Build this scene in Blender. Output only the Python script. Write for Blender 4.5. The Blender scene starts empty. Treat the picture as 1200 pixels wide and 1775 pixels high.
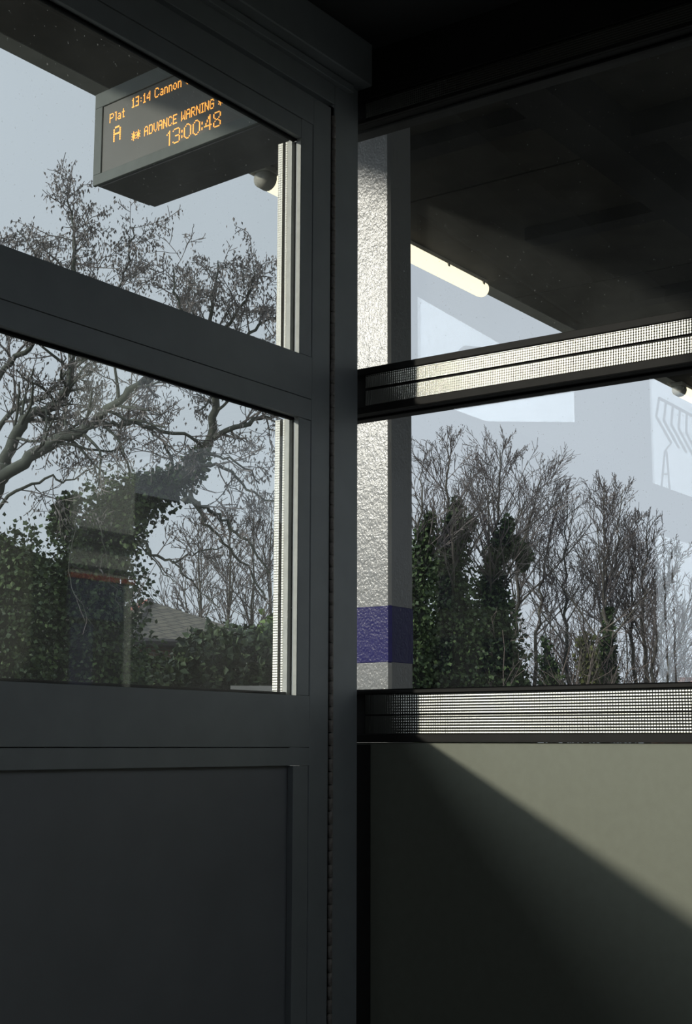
import bpy, math, random
import numpy as np
from mathutils import Vector, Matrix

random.seed(7)
S = bpy.context.scene
COL = S.collection

# ------------------------------------------------------------------ camera
# world: origin at the inner edge of the corner post, z = 0 at eye height,
# x runs along the door wall towards the corner, y points out over the tracks
F_PX, PITCH, AZ, ROLL = 2488.0, math.radians(9.2), math.radians(35.5), math.radians(0.17)
EYE = Vector((-2.047, -1.435, 0.0))
fh = Vector((math.cos(AZ), math.sin(AZ), 0))
FWD = fh * math.cos(PITCH) + Vector((0, 0, math.sin(PITCH)))
RGT = Vector((math.sin(AZ), -math.cos(AZ), 0))
UPV = RGT.cross(FWD)
R2 = RGT * math.cos(ROLL) + UPV * math.sin(ROLL)
U2 = UPV * math.cos(ROLL) - RGT * math.sin(ROLL)
cam = bpy.data.cameras.new('camera')
cam.sensor_fit = 'VERTICAL'
cam.sensor_height = 36.0
cam.lens = F_PX / 1775.0 * 36.0
cam.clip_start, cam.clip_end = 0.05, 500
camo = bpy.data.objects.new('camera', cam)
COL.objects.link(camo)
m = Matrix((R2, U2, -FWD)).transposed().to_4x4()
m.translation = EYE
camo.matrix_world = m
S.camera = camo


def at(px, py, dep):
    """world point seen at photo pixel (px, py) at depth dep along the view axis"""
    d = R2 * ((px - 600) / F_PX) - U2 * ((py - 887.5) / F_PX) + FWD
    return EYE + d * dep


# ------------------------------------------------------------------ light
SUN_TO = Vector((-1.0, 0.615, 0.345)).normalized()
w = bpy.data.worlds.new('sky')
S.world = w
w.use_nodes = True
nt = w.node_tree
nt.nodes.clear()
tc = nt.nodes.new('ShaderNodeTexCoord')
nrm = nt.nodes.new('ShaderNodeVectorMath'); nrm.operation = 'NORMALIZE'
nt.links.new(tc.outputs['Generated'], nrm.inputs[0])
dot = nt.nodes.new('ShaderNodeVectorMath'); dot.operation = 'DOT_PRODUCT'
nt.links.new(nrm.outputs[0], dot.inputs[0]); dot.inputs[1].default_value = SUN_TO


def wm(op, a, b=None):
    n = nt.nodes.new('ShaderNodeMath'); n.operation = op
    for i, v in enumerate((a, b)):
        if v is None: continue
        if isinstance(v, (int, float)): n.inputs[i].default_value = v
        else: nt.links.new(v, n.inputs[i])
    return n.outputs[0]


# CIE general sky indicatrix (hazy sun): 1 + c*(exp(d*chi) - exp(d*pi/2))
cl = wm('MINIMUM', wm('MAXIMUM', dot.outputs['Value'], -1.0), 1.0)
chi = wm('ARCCOSINE', cl)
ind = wm('MAXIMUM', wm('ADD', wm('MULTIPLY', wm('SUBTRACT', wm('POWER', math.e, wm('MULTIPLY', chi, -3.0)), 0.009), 8.5), 1.0), 0.5)
bgn = nt.nodes.new('ShaderNodeBackground')
bgn.inputs[0].default_value = (0.615, 0.685, 0.75, 1)
nt.links.new(ind, bgn.inputs[1])
wo = nt.nodes.new('ShaderNodeOutputWorld')
nt.links.new(bgn.outputs[0], wo.inputs[0])

sun = bpy.data.lights.new('sun', 'SUN')
sun.energy = 2.4
sun.angle = math.radians(1.8)
sun.color = (1.0, 0.95, 0.82)
suno = bpy.data.objects.new('sun', sun)
suno.rotation_euler = (-SUN_TO).to_track_quat('-Z', 'Y').to_euler()
COL.objects.link(suno)

S.view_settings.view_transform = 'Standard'
S.view_settings.look = 'None'
S.view_settings.exposure = 0.0
S.view_settings.gamma = 1.0
S.view_settings.use_curve_mapping = False
S.cycles.max_bounces = 10
S.cycles.transparent_max_bounces = 24
S.cycles.sample_clamp_indirect = 6.0
S.cycles.caustics_reflective = False
S.cycles.caustics_refractive = False


# ------------------------------------------------------------------ materials
class Mat:
    def __init__(self, name):
        self.m = bpy.data.materials.new(name)
        self.m.use_nodes = True
        self.t = self.m.node_tree
        self.b = self.t.nodes['Principled BSDF']
        self.out = self.t.nodes['Material Output']

    def n(self, kind, **kw):
        x = self.t.nodes.new(kind)
        for k, v in kw.items():
            if k.startswith('i_'):
                x.inputs[k[2:].replace('_', ' ')].default_value = v
            else:
                setattr(x, k, v)
        return x

    def l(self, a, b):
        self.t.links.new(a, b)


def ramp(M, fac, c0, c1, p0=0.3, p1=0.7):
    r = M.n('ShaderNodeValToRGB')
    r.color_ramp.elements[0].color = (*c0, 1); r.color_ramp.elements[0].position = p0
    r.color_ramp.elements[1].color = (*c1, 1); r.color_ramp.elements[1].position = p1
    M.l(fac, r.inputs[0])
    return r.outputs[0]


def paint(name, c, rough=0.5, var=0.12, scale=30.0, bump=0.0, bscale=300.0, metal=0.0, spec=0.5):
    M = Mat(name)
    tcn = M.n('ShaderNodeTexCoord')
    no = M.n('ShaderNodeTexNoise', i_Scale=scale, i_Detail=4.0)
    M.l(tcn.outputs['Object'], no.inputs['Vector'])
    c0 = tuple(v * (1 - var) for v in c); c1 = tuple(min(1, v * (1 + var)) for v in c)
    M.l(ramp(M, no.outputs[0], c0, c1), M.b.inputs['Base Color'])
    M.b.inputs['Roughness'].default_value = rough
    M.b.inputs['Metallic'].default_value = metal
    M.b.inputs['Specular IOR Level'].default_value = spec
    if bump:
        n2 = M.n('ShaderNodeTexNoise', i_Scale=bscale, i_Detail=2.0)
        M.l(tcn.outputs['Object'], n2.inputs['Vector'])
        bp = M.n('ShaderNodeBump', i_Strength=bump, i_Distance=0.002)
        M.l(n2.outputs[0], bp.inputs['Height'])
        M.l(bp.outputs[0], M.b.inputs['Normal'])
    return M.m


def glass_mat(name, tint, dust):
    M = Mat(name)
    M.t.nodes.remove(M.b)
    tr = M.n('ShaderNodeBsdfTransparent'); tr.inputs[0].default_value = (*tint, 1)
    gl = M.n('ShaderNodeBsdfGlossy'); gl.inputs['Roughness'].default_value = 0.0
    # Schlick reflectance from the facing angle, the same on both sides of a thin pane
    ge = M.n('ShaderNodeNewGeometry')
    dt = M.n('ShaderNodeVectorMath', operation='DOT_PRODUCT'); M.l(ge.outputs['Normal'], dt.inputs[0]); M.l(ge.outputs['Incoming'], dt.inputs[1])

    def mth(op, a, b=None):
        x = M.n('ShaderNodeMath', operation=op)
        for i, v in enumerate((a, b)):
            if v is None: continue
            if isinstance(v, (int, float)): x.inputs[i].default_value = v
            else: M.l(v, x.inputs[i])
        return x.outputs[0]
    sch = mth('ADD', mth('MULTIPLY', mth('POWER', mth('SUBTRACT', 1.0, mth('ABSOLUTE', dt.outputs['Value'])), 5.0), 0.95), 0.05)
    mx = M.n('ShaderNodeMixShader')
    M.l(sch, mx.inputs[0]); M.l(tr.outputs[0], mx.inputs[1]); M.l(gl.outputs[0], mx.inputs[2])
    df = M.n('ShaderNodeBsdfDiffuse'); df.inputs[0].default_value = (0.75, 0.76, 0.72, 1)
    tcn = M.n('ShaderNodeTexCoord')
    n1 = M.n('ShaderNodeTexNoise', i_Scale=260.0, i_Detail=2.0)
    n2 = M.n('ShaderNodeTexNoise', i_Scale=5.0, i_Detail=3.0)
    M.l(tcn.outputs['Object'], n1.inputs['Vector']); M.l(tcn.outputs['Object'], n2.inputs['Vector'])
    sp = M.n('ShaderNodeMapRange', i_From_Min=0.70, i_From_Max=0.78, i_To_Min=0.0, i_To_Max=0.35)
    M.l(n1.outputs[0], sp.inputs[0])
    ba = M.n('ShaderNodeMapRange', i_From_Min=0.3, i_From_Max=0.75, i_To_Min=dust * 0.4, i_To_Max=dust * 1.6)
    M.l(n2.outputs[0], ba.inputs[0])
    ad = M.n('ShaderNodeMath', operation='ADD'); M.l(sp.outputs[0], ad.inputs[0]); M.l(ba.outputs[0], ad.inputs[1])
    tl = M.n('ShaderNodeBsdfTranslucent'); tl.inputs[0].default_value = (0.75, 0.76, 0.72, 1)
    dm = M.n('ShaderNodeMixShader'); dm.inputs[0].default_value = 0.5
    M.l(df.outputs[0], dm.inputs[1]); M.l(tl.outputs[0], dm.inputs[2])
    m2 = M.n('ShaderNodeMixShader')
    M.l(ad.outputs[0], m2.inputs[0]); M.l(mx.outputs[0], m2.inputs[1]); M.l(dm.outputs[0], m2.inputs[2])
    M.l(m2.outputs[0], M.out.inputs[0])
    return M.m


def knurl_mat(name, c, rough, pitch=0.0042, strength=0.6):
    """rolled aluminium strip with a fine diamond dimple pattern"""
    M = Mat(name)
    tcn = M.n('ShaderNodeTexCoord')
    sx = M.n('ShaderNodeSeparateXYZ'); M.l(tcn.outputs['Object'], sx.inputs[0])
    k = 2 * math.pi / pitch

    def sinw(a, b):
        ad = M.n('ShaderNodeMath', operation=b); M.l(a, ad.inputs[0]); M.l(sx.outputs['Z'], ad.inputs[1])
        mu = M.n('ShaderNodeMath', operation='MULTIPLY'); M.l(ad.outputs[0], mu.inputs[0]); mu.inputs[1].default_value = k * 0.7
        si = M.n('ShaderNodeMath', operation='SINE'); M.l(mu.outputs[0], si.inputs[0])
        return si.outputs[0]
    xy = M.n('ShaderNodeMath', operation='ADD'); M.l(sx.outputs['X'], xy.inputs[0]); M.l(sx.outputs['Y'], xy.inputs[1])
    pr = M.n('ShaderNodeMath', operation='MULTIPLY')
    M.l(sinw(xy.outputs[0], 'ADD'), pr.inputs[0]); M.l(sinw(xy.outputs[0], 'SUBTRACT'), pr.inputs[1])
    bp = M.n('ShaderNodeBump', i_Strength=strength, i_Distance=0.0007)
    M.l(pr.outputs[0], bp.inputs['Height']); M.l(bp.outputs[0], M.b.inputs['Normal'])
    M.b.inputs['Base Color'].default_value = (*c, 1)
    M.b.inputs['Metallic'].default_value = 1.0
    M.b.inputs['Roughness'].default_value = rough
    return M.m


def column_mat(name, c, spec=0.36):
    M = Mat(name)
    tcn = M.n('ShaderNodeTexCoord')
    mp = M.n('ShaderNodeMapping'); mp.inputs['Scale'].default_value = (1, 1, 0.8)
    M.l(tcn.outputs['Object'], mp.inputs[0])
    n1 = M.n('ShaderNodeTexNoise', i_Scale=230.0, i_Detail=2.5, i_Roughness=0.55)
    n2 = M.n('ShaderNodeTexNoise', i_Scale=70.0, i_Detail=2.0)
    M.l(mp.outputs[0], n1.inputs['Vector']); M.l(mp.outputs[0], n2.inputs['Vector'])
    ad = M.n('ShaderNodeMath', operation='ADD'); M.l(n1.outputs[0], ad.inputs[0]); M.l(n2.outputs[0], ad.inputs[1])
    bp = M.n('ShaderNodeBump', i_Strength=0.33, i_Distance=0.002)
    M.l(ad.outputs[0], bp.inputs['Height']); M.l(bp.outputs[0], M.b.inputs['Normal'])
    M.b.inputs['Base Color'].default_value = (*c, 1)
    M.b.inputs['Roughness'].default_value = 0.23
    M.b.inputs['Specular IOR Level'].default_value = spec
    return M.m


def leaf_mat(name, c0, c1):
    M = Mat(name)
    g = M.n('ShaderNodeNewGeometry')
    M.l(ramp(M, g.outputs['Random Per Island'], c0, c1, 0.0, 1.0), M.b.inputs['Base Color'])
    M.b.inputs['Roughness'].default_value = 0.55
    M.b.inputs['Specular IOR Level'].default_value = 0.25
    return M.m


def emit(name, c, s):
    M = Mat(name)
    M.b.inputs['Base Color'].default_value = (*c, 1)
    M.b.inputs['Emission Color'].default_value = (*c, 1)
    M.b.inputs['Emission Strength'].default_value = s
    return M.m


def brick_mat(name, c1, c2, mortar, sc, bw=0.5, rh=0.25, rough=0.8):
    M = Mat(name)
    tcn = M.n('ShaderNodeTexCoord')
    br = M.n('ShaderNodeTexBrick', i_Scale=sc)
    br.inputs['Color1'].default_value = (*c1, 1); br.inputs['Color2'].default_value = (*c2, 1)
    br.inputs['Mortar'].default_value = (*mortar, 1); br.inputs['Mortar Size'].default_value = 0.02
    br.inputs['Brick Width'].default_value = bw; br.inputs['Row Height'].default_value = rh
    M.l(tcn.outputs['UV'], br.inputs['Vector'])
    no = M.n('ShaderNodeTexNoise', i_Scale=3.0, i_Detail=5.0)
    M.l(tcn.outputs['Object'], no.inputs['Vector'])
    mi = M.n('ShaderNodeMixRGB', blend_type='MULTIPLY'); mi.inputs[0].default_value = 0.6
    M.l(br.outputs[0], mi.inputs[1]); M.l(no.outputs[0], mi.inputs[2])
    M.l(mi.outputs[0], M.b.inputs['Base Color'])
    M.b.inputs['Roughness'].default_value = rough
    return M.m


MT = {
    'door': paint('grey_satin_paint', (0.33, 0.35, 0.355), 0.45, 0.06, 18, 0.05, 500),
    'door_panel': paint('grey_panel_laminate', (0.27, 0.275, 0.29), 0.5, 0.06, 10, 0.05, 400),
    'alu': paint('bright_aluminium_bead', (0.50, 0.50, 0.46), 0.5, 0.1, 60, spec=0.3),
    'alu_ridged': knurl_mat('ridged_aluminium_edge', (0.75, 0.73, 0.66), 0.45, 0.006, 0.8),
    'gasket': paint('black_rubber_gasket', (0.008, 0.008, 0.009), 0.8, spec=0.05),
    'bronze': paint('dark_bronze_frame', (0.03, 0.028, 0.026), 0.6, 0.1, 40, spec=0.15),
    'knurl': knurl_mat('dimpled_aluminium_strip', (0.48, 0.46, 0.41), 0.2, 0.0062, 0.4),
    'knurl_less_lit': knurl_mat('dimpled_strip_less_lit', (0.21, 0.205, 0.185), 0.22, 0.0066, 0.32),  # darker copy for the sill, its weaker sun glint put into the colour
    'wallpanel': paint('grey_green_laminate_panel', (0.30, 0.305, 0.245), 0.62, 0.03, 60, 0.06, 700, spec=0.2),
    'hinge': paint('tarnished_hinge_metal', (0.36, 0.32, 0.29), 0.45, 0.3, 120),
    'ceil': paint('dark_ceiling_board', (0.055, 0.055, 0.055), 0.7, 0.1, 6),
    'floor': paint('dark_rubber_floor', (0.03, 0.03, 0.031), 0.8, 0.15, 12),
    'glass_door': glass_mat('dusty_door_glass', (0.94, 0.955, 0.955), 0.022),
    'glass': glass_mat('clean_window_glass', (0.98, 0.985, 0.99), 0.004),
    'glass_dusty_hazed': glass_mat('dusty_hazed_window_glass', (0.98, 0.985, 0.99), 0.034),  # some real dust, raised further to fill in bright haze on the pane
    'colgrey': column_mat('glossy_grey_column_paint', (0.195, 0.195, 0.186), 0.42),
    'colblue': column_mat('glossy_blue_band_paint', (0.022, 0.019, 0.105), 0.14),
    'soffit': paint('dark_brown_soffit_board', (0.032, 0.029, 0.023), 0.85, 0.35, 7, spec=0.1),
    'joist': paint('dark_timber_joist', (0.016, 0.015, 0.014), 0.85, 0.2, 8, spec=0.1),
    'fascia': paint('grey_painted_fascia', (0.30, 0.295, 0.27), 0.7, 0.12, 9),
    'housing': paint('grey_green_sign_housing', (0.13, 0.145, 0.135), 0.6, 0.08, 20, spec=0.2),
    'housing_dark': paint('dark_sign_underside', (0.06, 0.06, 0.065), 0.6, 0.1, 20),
    'screen': paint('smoked_sign_screen', (0.14, 0.137, 0.122), 0.45, 0.05, 8, spec=0.2),
    'led': emit('amber_led', (1.0, 0.42, 0.07), 1.5),
    'tube': emit('fluorescent_diffuser', (1.0, 0.91, 0.66), 1.45),
    'lampbody': paint('cream_lamp_body', (0.55, 0.53, 0.46), 0.5, 0.1, 20),
    'lampcap': paint('grey_lamp_end_cap', (0.32, 0.31, 0.26), 0.6, 0.2, 30),
    'platform': paint('grey_platform_asphalt', (0.16, 0.16, 0.155), 0.9, 0.2, 20, 0.3, 200),
    'ground': paint('winter_scrub_ground', (0.06, 0.06, 0.035), 0.95, 0.4, 0.6),
    'bark': paint('grey_brown_bark', (0.085, 0.078, 0.062), 0.9, 0.35, 6),
    'bark_green': paint('lichen_green_bark', (0.05, 0.055, 0.042), 0.9, 0.35, 6),
    'twig': paint('bare_winter_twig', (0.125, 0.108, 0.10), 0.9, 0.3, 4),
    'twig_brown': paint('brown_winter_twig', (0.14, 0.112, 0.095), 0.9, 0.3, 4),
    'pod': leaf_mat('withered_seed_pods', (0.10, 0.09, 0.085), (0.24, 0.22, 0.21)),
    'ivy': leaf_mat('dark_ivy_leaves', (0.018, 0.034, 0.016), (0.075, 0.115, 0.04)),
    'ivy_dry': leaf_mat('olive_ivy_leaves', (0.04, 0.045, 0.018), (0.11, 0.12, 0.04)),
    'hedge': leaf_mat('dark_hedge_leaves', (0.012, 0.022, 0.012), (0.05, 0.075, 0.03)),
    'bushgreen': leaf_mat('fresh_green_leaves', (0.05, 0.085, 0.02), (0.13, 0.19, 0.05)),
    'hcore': paint('dark_hedge_wood', (0.012, 0.015, 0.009), 0.95, 0.3, 3),
    'roof': brick_mat('brown_roof_tiles', (0.17, 0.155, 0.115), (0.12, 0.11, 0.085), (0.05, 0.045, 0.04), 1.0, 0.33, 0.22),
    'ridge': paint('red_ridge_tile', (0.22, 0.08, 0.06), 0.8, 0.2, 5),
    'brickwall': brick_mat('red_brown_brickwork', (0.22, 0.11, 0.07), (0.16, 0.085, 0.06), (0.2, 0.18, 0.15), 1.0, 0.23, 0.075),
    'redroof': brick_mat('orange_red_roof_tiles', (0.42, 0.17, 0.09), (0.33, 0.12, 0.07), (0.12, 0.06, 0.04), 1.0, 0.3, 0.2),
    'eave': paint('dark_eave_board', (0.03, 0.028, 0.028), 0.8),
    'palewall': paint('pale_rendered_wall', (0.62, 0.63, 0.52), 0.8, 0.08, 2),
    'redstripe': paint('red_painted_stripe', (0.55, 0.07, 0.04), 0.5),
    'bluepanel': paint('dark_blue_panel', (0.05, 0.06, 0.13), 0.5),
    'concrete': paint('pale_concrete', (0.36, 0.34, 0.31), 0.85, 0.12, 3),
}


# ------------------------------------------------------------------ mesh helpers
class MB:
    def __init__(self):
        self.v = []; self.f = []; self.uv = None

    def box(self, x0, x1, y0, y1, z0, z1, c=0.0):
        """box, its vertical-facing edges chamfered by c"""
        if c <= 0:
            b = len(self.v)
            self.v += [(x0, y0, z0), (x1, y0, z0), (x1, y1, z0), (x0, y1, z0), (x0, y0, z1), (x1, y0, z1), (x1, y1, z1), (x0, y1, z1)]
            self.f += [tuple(b + i for i in q) for q in ((3, 2, 1, 0), (4, 5, 6, 7), (0, 1, 5, 4), (1, 2, 6, 5), (2, 3, 7, 6), (3, 0, 4, 7))]
        else:
            b = len(self.v)
            X = ((x0, x0 + c), (x1, x1 - c)); Y = ((y0, y0 + c), (y1, y1 - c)); Z = ((z0, z0 + c), (z1, z1 - c))
            idx = {}
            for i in (0, 1):
                for j in (0, 1):
                    for k in (0, 1):
                        for a in range(3):
                            p = [X[i][1], Y[j][1], Z[k][1]]
                            p[a] = (X[i][0], Y[j][0], Z[k][0])[a]
                            idx[i, j, k, a] = len(self.v); self.v.append(tuple(p))
            g = lambda i, j, k, a: idx[i, j, k, a]
            for s in (0, 1):
                q = [g(s, 0, 0, 0), g(s, 0, 1, 0), g(s, 1, 1, 0), g(s, 1, 0, 0)]; self.f.append(tuple(q if s == 0 else q[::-1]))
                q = [g(0, s, 0, 1), g(1, s, 0, 1), g(1, s, 1, 1), g(0, s, 1, 1)]; self.f.append(tuple(q if s == 0 else q[::-1]))
                q = [g(0, 0, s, 2), g(0, 1, s, 2), g(1, 1, s, 2), g(1, 0, s, 2)]; self.f.append(tuple(q if s == 0 else q[::-1]))
            for j in (0, 1):
                for k in (0, 1):
                    q = [g(0, j, k, 1), g(1, j, k, 1), g(1, j, k, 2), g(0, j, k, 2)]; self.f.append(tuple(q if j == k else q[::-1]))
            for i in (0, 1):
                for k in (0, 1):
                    q = [g(i, 0, k, 0), g(i, 1, k, 0), g(i, 1, k, 2), g(i, 0, k, 2)]; self.f.append(tuple(q if i != k else q[::-1]))
            for i in (0, 1):
                for j in (0, 1):
                    q = [g(i, j, 0, 0), g(i, j, 1, 0), g(i, j, 1, 1), g(i, j, 0, 1)]; self.f.append(tuple(q if i == j else q[::-1]))
            for i in (0, 1):
                for j in (0, 1):
                    for k in (0, 1):
                        q = [g(i, j, k, 0), g(i, j, k, 1), g(i, j, k, 2)]; self.f.append(tuple(q if (i + j + k) % 2 == 0 else q[::-1]))
        return self

    def tube(self, pts, rad, n=5, cap=True):
        b = len(self.v); N = len(pts)
        ref = None
        for i, p in enumerate(pts):
            d = (pts[min(i + 1, N - 1)] - pts[max(i - 1, 0)])
            if d.length < 1e-9: d = Vector((0, 0, 1))
            d.normalize()
            if ref is None:
                ref = d.orthogonal().normalized()
            else:
                ref = ref - d * ref.dot(d)
                ref = ref.normalized() if ref.length > 1e-6 else d.orthogonal().normalized()
            s = d.cross(ref)
            r = rad[i]
            for k in range(n):
                a = 2 * math.pi * k / n
                q = p + ref * (r * math.cos(a)) + s * (r * math.sin(a))
                self.v.append((q.x, q.y, q.z))
        for i in range(N - 1):
            for k in range(n):
                k2 = (k + 1) % n
                self.f.append((b + i * n + k, b + i * n + k2, b + (i + 1) * n + k2, b + (i + 1) * n + k))
        if cap:
            self.f.append(tuple(b + k for k in range(n))[::-1])
            self.f.append(tuple(b + (N - 1) * n + k for k in range(n)))
        return self

    def leaf(self, p, size, asp=0.7, d=None, droop=0.0):
        if d is None:
            d = Vector((random.gauss(0, 1), random.gauss(0, 1), random.gauss(0, 1)))
        d = Vector(d); d.normalize()
        o = d.orthogonal(); o.normalize()
        a = random.uniform(0, 6.283)
        s = o * math.cos(a) + d.cross(o) * math.sin(a)
        h = d * size; ww = s * size * asp * 0.5
        b = len(self.v)
        mid = p + h * 0.4
        n_ = d.cross(s) * size * 0.12
        for q in (p, mid + ww + n_, p + h, mid - ww + n_):
            self.v.append((q.x, q.y, q.z))
        self.f.append((b, b + 1, b + 2, b + 3))

    def quad(self, a, b_, c, d):
        b = len(self.v)
        self.v += [tuple(a), tuple(b_), tuple(c), tuple(d)]
        self.f.append((b, b + 1, b + 2, b + 3))

    def build(self, name, mat, parent=None, smooth=False):
        me = bpy.data.meshes.new(name)
        me.from_pydata(self.v, [], self.f)
        if self.uv:
            uvl = me.uv_layers.new(name='UVMap')
            for poly in me.polygons:
                for li in poly.loop_indices:
                    uvl.data[li].uv = self.uv(Vector(me.vertices[me.loops[li].vertex_index].co), poly.normal)
        me.materials.append(MT[mat])
        if smooth:
            me.polygons.foreach_set('use_smooth', [True] * len(me.polygons))
        me.update()
        o = bpy.data.objects.new(name, me)
        COL.objects.link(o)
        if parent is not None:
            o.parent = parent
        return o


def tag(o, label=None, cat=None, group=None, kind=None):
    if label: o['label'] = label
    if cat: o['category'] = cat
    if group: o['group'] = group
    if kind: o['kind'] = kind
    return o


def empty(name, label, cat, loc=(0, 0, 0), group=None, kind=None):
    o = bpy.data.objects.new(name, None)
    o.empty_display_size = 0.1
    COL.objects.link(o)
    o.location = loc
    return tag(o, label, cat, group, kind)


def part(name, mat, parent, *box, c=0.0):
    """one box part; world coordinates, parent may sit anywhere"""
    mb = MB().box(*box, c=c)
    if parent is not None:
        off = parent.location if parent.parent is None else parent.location + parent.parent.location
        mb.v = [(a - off.x, b - off.y, d - off.z) for a, b, d in mb.v]
    return mb.build(name, mat, parent)


def kid(o, *objs):
    for x in objs: x.parent = o


def like(src, parent, loc, name=None):
    c = src.copy(); COL.objects.link(c); c.parent = parent; c.location = loc
    return c


FLOOR_Z, CEIL_Z = -1.15, 1.275
XB, YB = -3.9, -2.5      # far end wall and back wall of the shelter (behind the camera)

# ------------------------------------------------------------------ ground and platform
g = MB(); g.quad((-150, 3.2, -2.1), (150, 3.2, -2.1), (150, 220, -2.1), (-150, 220, -2.1)); g.quad((-150, -60, -2.1), (150, -60, -2.1), (150, 3.2, -2.1), (-150, 3.2, -2.1))
tag(g.build('ground', 'ground'), 'scrubby winter ground beyond the railway platform', 'ground', kind='structure')
tag(MB().box(-30, 40, -14, 3.0, -2.1, FLOOR_Z - 0.02).build('platform', 'platform'), 'grey asphalt railway platform around the waiting shelter', 'platform', kind='structure')

# ------------------------------------------------------------------ shelter shell
tag(MB().box(XB, 0.06, YB, 0.05, FLOOR_Z - 0.02, FLOOR_Z).build('floor', 'floor'), 'dark rubber floor of the waiting shelter', 'floor', kind='structure')
tag(MB().box(XB - 0.05, 0.12, YB - 0.05, 0.10, CEIL_Z, CEIL_Z + 0.12).build('ceiling', 'ceil'), 'dark flat ceiling of the waiting shelter', 'ceiling', kind='structure')

# --- left wall: jamb, head, trunking and the next bay with its own glazing
wl = empty('wall_left', 'dark grey metal door frame wall with jamb post and head rail', 'wall', (0, 0, FLOOR_Z), kind='structure')
part('jamb_post', 'door', wl, -0.0735, 0.0, 0.0, 0.065, FLOOR_Z, CEIL_Z, c=0.0012)
part('head_rail', 'door', wl, -1.14, -0.0735, 0.0, 0.06, 1.140, CEIL_Z, c=0.001)
part('trunking', 'door', wl, -1.6, -0.004, -0.035, 0.0, 1.192, CEIL_Z, c=0.002)
part('trunking_lip', 'door', wl, -1.6, -0.03, -0.012, 0.0, 1.176, 1.190, c=0.001)
part('latch_post', 'door', wl, -1.205, -1.14, 0.0, 0.065, FLOOR_Z, CEIL_Z, c=0.0012)
part('lower_panel', 'door_panel', wl, XB, -1.205, 0.012, 0.045, FLOOR_Z, 0.03)
part('sill_rail', 'door', wl, XB, -1.205, 0.0, 0.06, 0.03, 0.085)
part('middle_rail', 'door', wl, XB, -1.205, 0.0, 0.06, 0.545, 0.652)
part('top_rail', 'door', wl, XB, -1.205, 0.0, 0.06, 1.045, CEIL_Z)
for x in (-2.5,):
    part('mullion', 'door', wl, x - 0.04, x + 0.04, 0.0, 0.06, 0.085, 1.045)
part('end_post', 'door', wl, XB, XB + 0.07, 0.0, 0.065, 0.085, 1.045)
part('glass_pane', 'glass_door', wl, XB + 0.07, -1.205, 0.018, 0.024, 0.085, 0.545)
part('glass_pane', 'glass_door', wl, XB + 0.07, -1.205, 0.018, 0.024, 0.652, 1.045)

# --- the door
dr = empty('door_1', 'dark grey metal door with two glass panes on a piano hinge', 'door', (-0.51, 0.02, FLOOR_Z), kind='structure')
DL, DR = -1.135, -0.0845           # leaf edges
GL, GR = -1.050, -0.171            # glass opening edges
Y0, Y1 = 0.0, 0.055
part('hinge_stile', 'door', dr, -0.137, DR, Y0, Y1, FLOOR_Z + 0.01, 1.130, c=0.001)
part('lock_stile', 'door', dr, DL, GL - 0.034, Y0, Y1, FLOOR_Z + 0.01, 1.130, c=0.001)
part('top_rail', 'door', dr, GL - 0.034, -0.137, Y0, Y1, 1.078, 1.130, c=0.0005)
part('middle_rail', 'door', dr, GL - 0.034, -0.1371, Y0, Y1, 0.5815, 0.655, c=0.0005)
part('lock_rail', 'door', dr, GL - 0.034, -0.1371, Y0, Y1, -0.0045, 0.079, c=0.0005)
part('bottom_rail', 'door', dr, GL - 0.034, -0.137, Y0, Y1, FLOOR_Z + 0.01, FLOOR_Z + 0.14, c=0.0005)
part('door_panel', 'door_panel', dr, -1.06, -0.170, 0.0145, 0.040, FLOOR_Z + 0.13, -0.003)
# glazing beads, each a proud strip with a hairline joint to its rail
BD = 0.0
for z0, z1 in ((0.6555, 1.0415), (0.0795, 0.5435)):
    part('glazing_bead', 'door', dr, GR, -0.1386, BD + 0.0005, 0.012, z0 if z0 > 0.5 else z0, z1 + (0.036 if z0 > 0.5 else 0), c=0.0006)
    part('glazing_bead', 'door', dr, GL - 0.0326, GL, BD + 0.0005, 0.012, z0, z1, c=0.0006)
part('glazing_bead', 'door', dr, GL, GR - 0.0005, BD + 0.0005, 0.012, 1.0420, 1.0765, c=0.0006)
part('glazing_bead', 'door', dr, GL - 0.0326, -0.1386, BD - 0.0005, 0.012, 0.5445, 0.5802, c=0.0006)
part('glazing_bead', 'door', dr, GL - 0.0326, -0.1386, BD - 0.0012, 0.014, -0.0340, -0.0056, c=0.0006)
part('glazing_bead', 'door', dr, -0.1790, -0.1386, BD + 0.0008, 0.012, FLOOR_Z + 0.14, -0.0345, c=0.0006)
# bright reveal of the glazing rebate at the hinge side, seen edge on
for z0, z1 in ((0.655, 1.0415), (0.079, 0.544)):
    part('reveal_bead', 'alu', dr, GR - 0.0012, GR + 0.01, 0.0012, 0.0085, z0, z1)
    part('gasket', 'gasket', dr, GR + 0.007, GR + 0.012, 0.0085, 0.0205, z0, z1)
    part('outer_bead', 'alu', dr, GR - 0.0015, GR + 0.01, 0.0205, 0.0300, z0, z1)
    part('outer_bead_edge', 'alu_ridged', dr, GR - 0.0018, GR + 0.01, 0.0300, 0.0340, z0, z1)
    part('gasket', 'bronze', dr, GR + 0.003, GR + 0.01, 0.0340, 0.0400, z0, z1)
    part('outer_trim', 'alu_ridged', dr, GR - 0.0022, GR + 0.01, 0.0400, 0.0500, z0, z1)
    part('gasket', 'gasket', dr, GL, GR, 0.0105, 0.0195, z1 - 0.003, z1 + 0.004)
    part('sill_gasket', 'bronze', dr, GL, GR - 0.003, 0.0205, 0.0520, z0 - 0.004, z0 + 0.0055)
    part('glass_pane', 'glass_door', dr, GL - 0.005, GR + 0.0065, 0.0125, 0.0175, z0 - 0.004, z1 + 0.004)
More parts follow.
